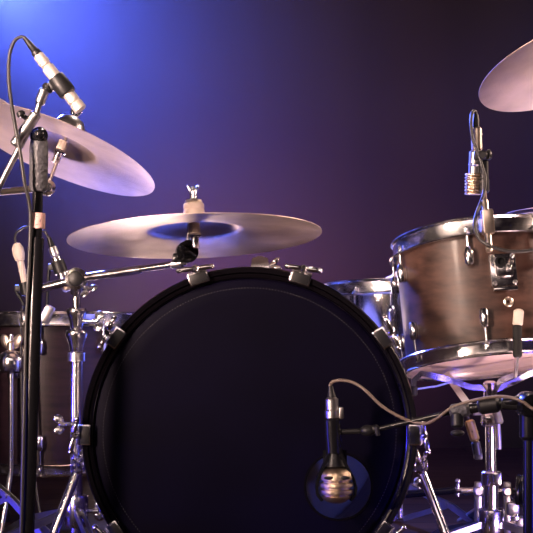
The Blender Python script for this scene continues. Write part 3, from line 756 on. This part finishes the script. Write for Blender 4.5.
# ------------------------------------------------------------------ kick drum microphone on its boom stand, right
kb = V(P(529.5, 0, 2.02).x, 2.02, 0)
ks = thing('microphone_stand', 'low black boom stand reaching across the bass drum from the border', 'microphone stand', kb)
kz = P(529.5, 412, 2.02).z
build('pole', MB().rod(kb + V(0, 0, .1), V(kb.x, kb.y, kz), .0105), M['black_metal'], ks)
build('clutch', MB().rod(V(kb.x, kb.y, kz - .045), V(kb.x, kb.y, kz + .012), .0165).lathe([(0, -.022), (.017, -.022), (.021, -.012), (.021, .012), (.017, .022), (0, .022)], V(kb.x - .002, kb.y, kz + .012), (.1, -1, 0), 28), M['black_metal'], ks)
ba = P(545, 396, 2.0); bb = P(452, 412, 2.05); be = P(378, 429, 2.11)
build('boom_arm', MB().rod(ba, P(455, 411.5, 2.05), .0080).rod(bb, be, .0045), M['black_metal'], ks)
build('boom_grip', MB().rod(P(478, 407, 2.035), P(500, 403.5, 2.025), .0135).rod(P(500, 403.5, 2.025), P(522, 405, 2.018), .0095), M['plastic'], ks)
build('boom_collar', MB().rod(P(450, 412, 2.051), P(470, 408.5, 2.04), .0118), M['grey_grip'], ks)
build('thumb_screw', MB().rod(P(457, 412, 2.045), P(457.5, 428, 2.04), .0105).ball(P(457.5, 433, 2.04), 1, None, (.0115, .009, .0055)), M['plastic'], ks)
mb = MB().ball(P(368, 430.5, 2.115), 1, None, (.014, .012, .0095)).rod(P(371, 430, 2.113), P(379, 428.5, 2.11), .0075).rod(P(340, 432, 2.12), P(364, 431, 2.117), .0045)
mb.rod(P(376.5, 426, 2.105), P(378, 436, 2.105), .004)
build('microphone_clip', mb, M['plastic'], ks)
mic_tripod(ks, kb)
# microphone
km = thing('kick_microphone', 'black bass drum microphone with a ribbed bulb grille hanging at the port', 'microphone', P(336, 500, 2.12))
KY = 2.12
K = lambda x, y: P(x, y, KY)
build('strain_relief', MB().lathe([(0, 0), (.004, 0), (.0062, .014), (.0085, .022), (0, .022)], K(330.5, 386), V(.1, 0, -1), 20), M['plastic'], km)
build('connector', MB().rod(K(331.5, 397), K(332.3, 412), .0108).rod(K(332, 408), K(332.4, 420), .0122), M['satin'], km)
build('body', MB().rod(K(332.2, 417), K(334.5, 456), .0136, 28).rod(K(333, 432), K(333.1, 434), .0141), M['black_metal'], km)
mb = MB().box(K(341, 413), (.008, .014, .02), None, .002)
build('connector_latch', mb, M['satin'], km)
mb = MB()
for s_ in (-1, 1):
    mb.strap([K(334.8 + s_ * 5, 453), K(335 + s_ * 10, 463), K(335.5 + s_ * 17.5, 478), K(336 + s_ * 19.5, 487), K(336 + s_ * 18.5, 494), K(336 + s_ * 14, 500)], .026, .005, V(0, 1, 0))
mb.strap([P(334.8, 450, 2.132), P(335, 462, 2.134), P(335.5, 476, 2.136)], .040, .004, V(1, 0, 0))
mb.lathe([(0, -.006), (.0138, -.006), (.0175, .004), (.0215, .014), (.016, .018), (0, .018)], K(334.8, 457), V(0, 0, -1), 28)
build('yoke', mb, M['black_metal'], km)
gp = [(0, 0), (7, .4), (12, 2.2), (15, 5.5), (16.3, 9.5), (16.2, 12), (14, 13), (14, 14.6), (16.8, 15.4), (17.2, 17), (16.8, 19), (14, 19.8), (14, 21.4), (16.6, 22.2), (16.8, 23.8), (16.2, 25.8), (13.2, 26.6), (13, 28), (14.8, 28.8), (14, 31), (10, 34), (5, 35.6), (0, 36)]
build('grille', MB().lathe([(r * KY / F, h * KY / F) for r, h in gp], K(336, 467) + V(0, -.004, 0), V(0.01, 0, -1), 40), M['grille'], km)
mb = MB()
for px_ in (-8, 8):
    mb.ball(K(336 + px_, 476) + V(0, -.0285, 0), 1, None, (.0085, .003, .0030))
build('grille_slot', mb, M['plastic'], km)
kc = build('microphone_cable', MB().path([K(330.8, 391), K(330.2, 385), K(333.5, 381.5), P(342, 380.3, 2.115), P(354, 383, 2.11), P(366, 391, 2.10), P(380, 404.5, 2.092), P(396, 415, 2.085), P(412, 421.5, 2.08), P(426, 423.5, 2.065), P(438, 417.5, 2.05), P(452, 407.5, 2.043), P(468, 402, 2.035), P(482, 398.5, 2.025), P(500, 396.5, 2.015), P(516, 399, 2.0), P(530, 407, 1.99), P(545, 425, 1.98), P(552, 500, 1.985), V(.47, 1.97, .004), V(.8, 2.0, .004)], .0026, 10, 6), M['tan_cable'])
tag(recentre(kc), 'tan cable arching from the kick microphone over to the black boom', 'cable')

# ------------------------------------------------------------------ hi-hat behind the tom
hcx = P(584, 212, 2.92)
hh = thing('hi_hat_stand', 'chrome hi-hat stand behind the brown tom, its braced legs near the border', 'hi-hat stand', V(hcx.x, 2.92, 0))
hb0 = hh.location.copy()
build('tube', MB().rod(hb0 + V(0, 0, .05), hb0 + V(0, 0, hcx.z - .06), .0115), M['chrome'], hh)
build('pull_rod', MB().rod(hb0 + V(0, 0, hcx.z - .07), hb0 + V(0, 0, hcx.z + .10), .0032), M['chrome'], hh)
build('cymbal_seat', MB().lathe([(0, 0), (.012, 0), (.02, .012), (.02, .016), (0, .016)], hb0 + V(0, 0, hcx.z - .062), (0, 0, 1), 24), M['chrome'], hh)
build('hi_hat_clutch', MB().rod(hb0 + V(0, 0, hcx.z + .035), hb0 + V(0, 0, hcx.z + .075), .008).wing(hb0 + V(.006, 0, hcx.z + .06), (1, 0, 0), .03, (0, 0, 1)), M['chrome'], hh)
for az, ln in ((-75, .16), (40, .26), (150, .26)):
    d = fdir(az)
    a = hb0 + V(0, 0, .30) + d * .02; f_2 = hb0 + d * ln + V(0, 0, .01)
    lg = build('leg', MB().strap([a, f_2], .022, .005, V(d.y, -d.x, 0)).strap([hb0 + V(0, 0, .17) + d * .012, a.lerp(f_2, .5)], .018, .004, V(d.y, -d.x, 0)), M['chrome'], hh)
    build('rubber_foot', MB().rod(f_2 - V(0, 0, .01), f_2 + V(0, 0, .014), .012), M['rubber'], lg)
build('leg_collar', MB().lathe([(.0115, -.02), (.026, -.02), (.028, 0), (.026, .02), (.0115, .02)], hb0 + V(0, 0, .30), (0, 0, 1), 28, loop=True), M['chrome'], hh)
for flip, nm, lab in ((1, 'hi_hat_cymbal', 'upper hi-hat cymbal whose edge shows behind the brown tom'), (-1, 'hi_hat_cymbal', 'lower hi-hat cymbal facing up beneath the upper hi-hat')):
    s = .178 / .23
    prof = [(.0065, .030), (.03, .028), (.05, .021), (.062, .014), (.07, .0125), (.12, .009), (.178, 0)]
    loop = prof + [(r, h - .0012) for r, h in prof[::-1]]
    o = build(nm, MB().lathe(loop, (0, 0, 0), (0, 0, 1), 96, loop=True), M['bronze'], sharp=50)
    o.location = V(hcx.x, 2.92, hcx.z + (.004 if flip == 1 else -.012)); o.rotation_euler = (0 if flip == 1 else math.pi, R(-2) if flip == 1 else 0, 0)
    tag(o, lab, 'cymbal', None)

# ------------------------------------------------------------------ remote pedal between the stands
pY = 2.74
pb = V(P(494, 0, pY).x, pY, 0)
pd = thing('drum_pedal', 'double bass drum pedal with a long drive shaft behind the basket stand', 'drum pedal', pb)
pz = P(0, 491, pY).z
build('base_plate', MB().box(pb + V(0, .08, .006), (.10, .34, .012), None, .003), M['black_metal'], pd)
for xx in (478, 507):
    x = P(xx, 0, pY).x
    build('post', MB().box(V(x, pY, (.012 + pz + .02) / 2), (.014, .022, pz + .02 - .012), None, .003).rod(V(x, pY - .014, pz), V(x, pY + .014, pz), .012), M['satin'], pd)
build('axle', MB().rod(V(P(462, 0, pY).x, pY, pz), V(P(519, 0, pY).x, pY, pz), .0062).rod(V(P(460, 0, pY).x, pY, pz), V(P(474, 0, pY).x, pY, pz), .0088), M['chrome'], pd)
sh0 = V(P(462, 0, pY).x, pY, pz); sh1 = V(P(455, 0, pY).x, pY, pz + .002); sh2 = V(.05, 2.79, .10)
build('drive_shaft', MB().rod(sh1, sh2, .0062).rod(sh1, sh1.lerp(sh2, .3), .0085).rod(sh2 - V(.02, 0, 0), sh2 + V(.02, 0, 0), .0125), M['black_metal'], pd)
build('universal_joint', MB().box(sh0.lerp(sh1, .5), (.016, .013, .013), Matrix.Rotation(R(35), 3, 'X'), .003).rod(sh0.lerp(sh1, .6) - V(0, 0, .014), sh0.lerp(sh1, .6) + V(0, 0, .016), .004).ball(sh0.lerp(sh1, .6) + V(0, 0, .02), .006), M['chrome'], pd)
build('cam', MB().lathe([(.028, -.006), (.036, -.008), (.036, -.004), (.033, 0), (.036, .004), (.036, .008), (.028, .006)], V(P(521, 0, pY).x, pY, pz), (1, -.35, 0), 36, loop=True).lathe([(0, -.005), (.029, -.005), (.029, .005), (0, .005)], V(P(521, 0, pY).x, pY, pz), (1, -.35, 0), 36), M['black_metal'], pd)
build('spring', MB().path([V(P(513, 0, pY).x, pY - .01, pz - .01) + V(.006 * math.cos(k * 1.05), .006 * math.sin(k * 1.05), -.0011 * k) for k in range(70)], .0012, 6, 1), M['chrome'], pd)
build('foot_board', MB().box(pb + V(0, .16, .06), (.075, .26, .008), Matrix.Rotation(R(-14), 3, 'X'), .003), M['satin'], pd)
build('hub_block', MB().box(V(P(512, 0, pY).x, pY - .005, P(0, 508, pY).z), (.026, .03, .03), None, .005).box(V(P(519, 0, pY).x, pY - .005, P(0, 523, pY).z), (.024, .03, .03), None, .005), M['satin'], pd)
# main pedal at the rear of the bass drum
mp = V(.0, 2.83, 0)
md = thing('drum_pedal', 'bass drum pedal at the rear head, seen only through the port', 'drum pedal', mp)
build('base_plate', MB().box(mp + V(0, .06, .006), (.11, .36, .012), None, .003), M['black_metal'], md)
for xx in (-.05, .05): build('post', MB().box(mp + V(xx, -.04, .09), (.016, .022, .16), None, .003), M['satin'], md)
build('axle', MB().rod(mp + V(-.06, -.04, .165), mp + V(.06, -.04, .165), .007), M['chrome'], md)
build('beater', MB().rod(mp + V(0, -.04, .165), mp + V(0, -.08, .31), .004).rod(mp + V(0, -.105, .31), mp + V(0, -.06, .315), .022), M['felt'], md)
build('foot_board', MB().box(mp + V(0, .10, .065), (.08, .28, .008), Matrix.Rotation(R(-14), 3, 'X'), .003), M['satin'], md)

# ------------------------------------------------------------------ lights
def lamp(name, kind, loc, target, energy, col, size=.3, spot=40, blend=.6, spread=180):
    l = bpy.data.lights.new(name, kind); l.energy = energy; l.color = col
    if kind == 'AREA': l.shape = 'DISK'; l.size = size; l.spread = R(spread)
    if kind == 'SPOT': l.spot_size = R(spot); l.spot_blend = blend; l.shadow_soft_size = size
    o = bpy.data.objects.new(name, l); C.objects.link(o); o.location = loc
    o.rotation_euler = (Vector(target) - Vector(loc)).to_track_quat('-Z', 'Y').to_euler()
    return o
# warm lamps: front left, high front bar, right wing, and added low fills for tom and cymbal undersides
lamp('warm_front_left', 'AREA', (-1.7, .35, .68), (0, 2.5, 1.05), 12, (1, .70, .58), .25, spread=50)
lamp('warm_front_left_high', 'AREA', (-1.7, .2, 1.7), (.2, 2.5, .85), 9, (1, .74, .60), .3, spread=60)
o = lamp('high_front_bar', 'AREA', (-.2, -1.6, 2.3), (.1, 2.6, .6), 24, (1, .74, .66), 3.0); o.data.shape = 'RECTANGLE'; o.data.size_y = .9
lamp('warm_right_wing', 'AREA', (2.1, 2.6, 1.5), (.3, 2.6, .7), 14, (1, .70, .56), .4, spread=110)
lamp('tom_underside_fill', 'AREA', (.80, 2.05, .05), (.44, 2.47, .42), 2.6, (1, .66, .62), .2, spread=90)  # added beside the kit to brighten the tom's lower head
lamp('ride_fill', 'AREA', (-.49, 4.3, .38), (-.22, 2.35, .78), .95, (1, .70, .66), .26, spread=44)  # added out of sight behind the drums to brighten the ride underside
lamp('ride_fill_low', 'AREA', (-.44, 4.3, .12), (-.20, 2.35, .62), .40, (1, .70, .60), .36, spread=56)  # second added fill, for the far half of the ride
lamp('left_crash_fill', 'AREA', (-1.15, 3.9, .14), (-.42, 2.55, .85), .28, (1, .72, .76), .5, spread=60)  # unseen fill added to reflect in the left crash
lamp('right_crash_fill', 'AREA', (1.35, 3.9, .14), (.65, 2.62, 1.03), 1.0, (1, .75, .72), .5, spread=70)  # unseen fill added to reflect in the right crash
# blue beam through the haze and a purple wash on the backcloth
lamp('blue_beam', 'SPOT', (-1.0, 4.3, 1.74), (-.40, 3.6, 1.24), 1400, (.09, .145, 1), .06, 64, 1)
lamp('blue_beam_right', 'SPOT', (1.45, 4.2, 2.0), (1.3, 4.5, 1.2), 110, (.14, .14, 1), .08, 120, 1)
lamp('purple_back_wash', 'SPOT', (-.05, 3.3, .12), (.05, WALLY, .95), 380, (.92, .28, .56), .08, 80, 1)
lamp('warm_top_back', 'SPOT', (.25, 3.75, 2.9), (.05, 2.3, .5), 110, (1, .78, .66), .12, 52, .7)
# blue lamps in the wings, near the floor
lamp('blue_left', 'SPOT', (-1.8, 2.0, .16), (-.4, 2.25, -.02), 220, (.07, .05, 1), .16, 34, .8)
lamp('blue_back_left', 'AREA', (-1.3, 4.3, 2.5), (-.2, 2.4, .6), 3, (.18, .2, 1), .35, spread=100)
lamp('blue_right', 'SPOT', (1.5, 1.3, .12), (.42, 2.35, .03), 200, (.07, .05, 1), .14, 28, .8)

w = bpy.data.worlds.new('world'); bpy.context.scene.world = w; w.use_nodes = True
w.node_tree.nodes['Background'].inputs[0].default_value = (.006, .003, .010, 1)
w.node_tree.nodes['Background'].inputs[1].default_value = .5

# ------------------------------------------------------------------ camera
cam = bpy.data.cameras.new('camera'); co = bpy.data.objects.new('camera', cam); C.objects.link(co)
co.location = (0, 0, CAMH); co.rotation_euler = (R(90), 0, 0)
cam.sensor_width = 36; cam.sensor_fit = 'HORIZONTAL'; cam.lens = 36 * F / 533
cam.shift_y = (HY - 266.5) / 533
cam.clip_start = .05; cam.clip_end = 60
sc = bpy.context.scene; sc.camera = co
sc.view_settings.view_transform = 'Standard'; sc.view_settings.look = 'None'; sc.view_settings.exposure = 0; sc.view_settings.gamma = 1
sc.view_settings.use_curve_mapping = False
sc.cycles.use_denoising = True
sc.cycles.max_bounces = 8
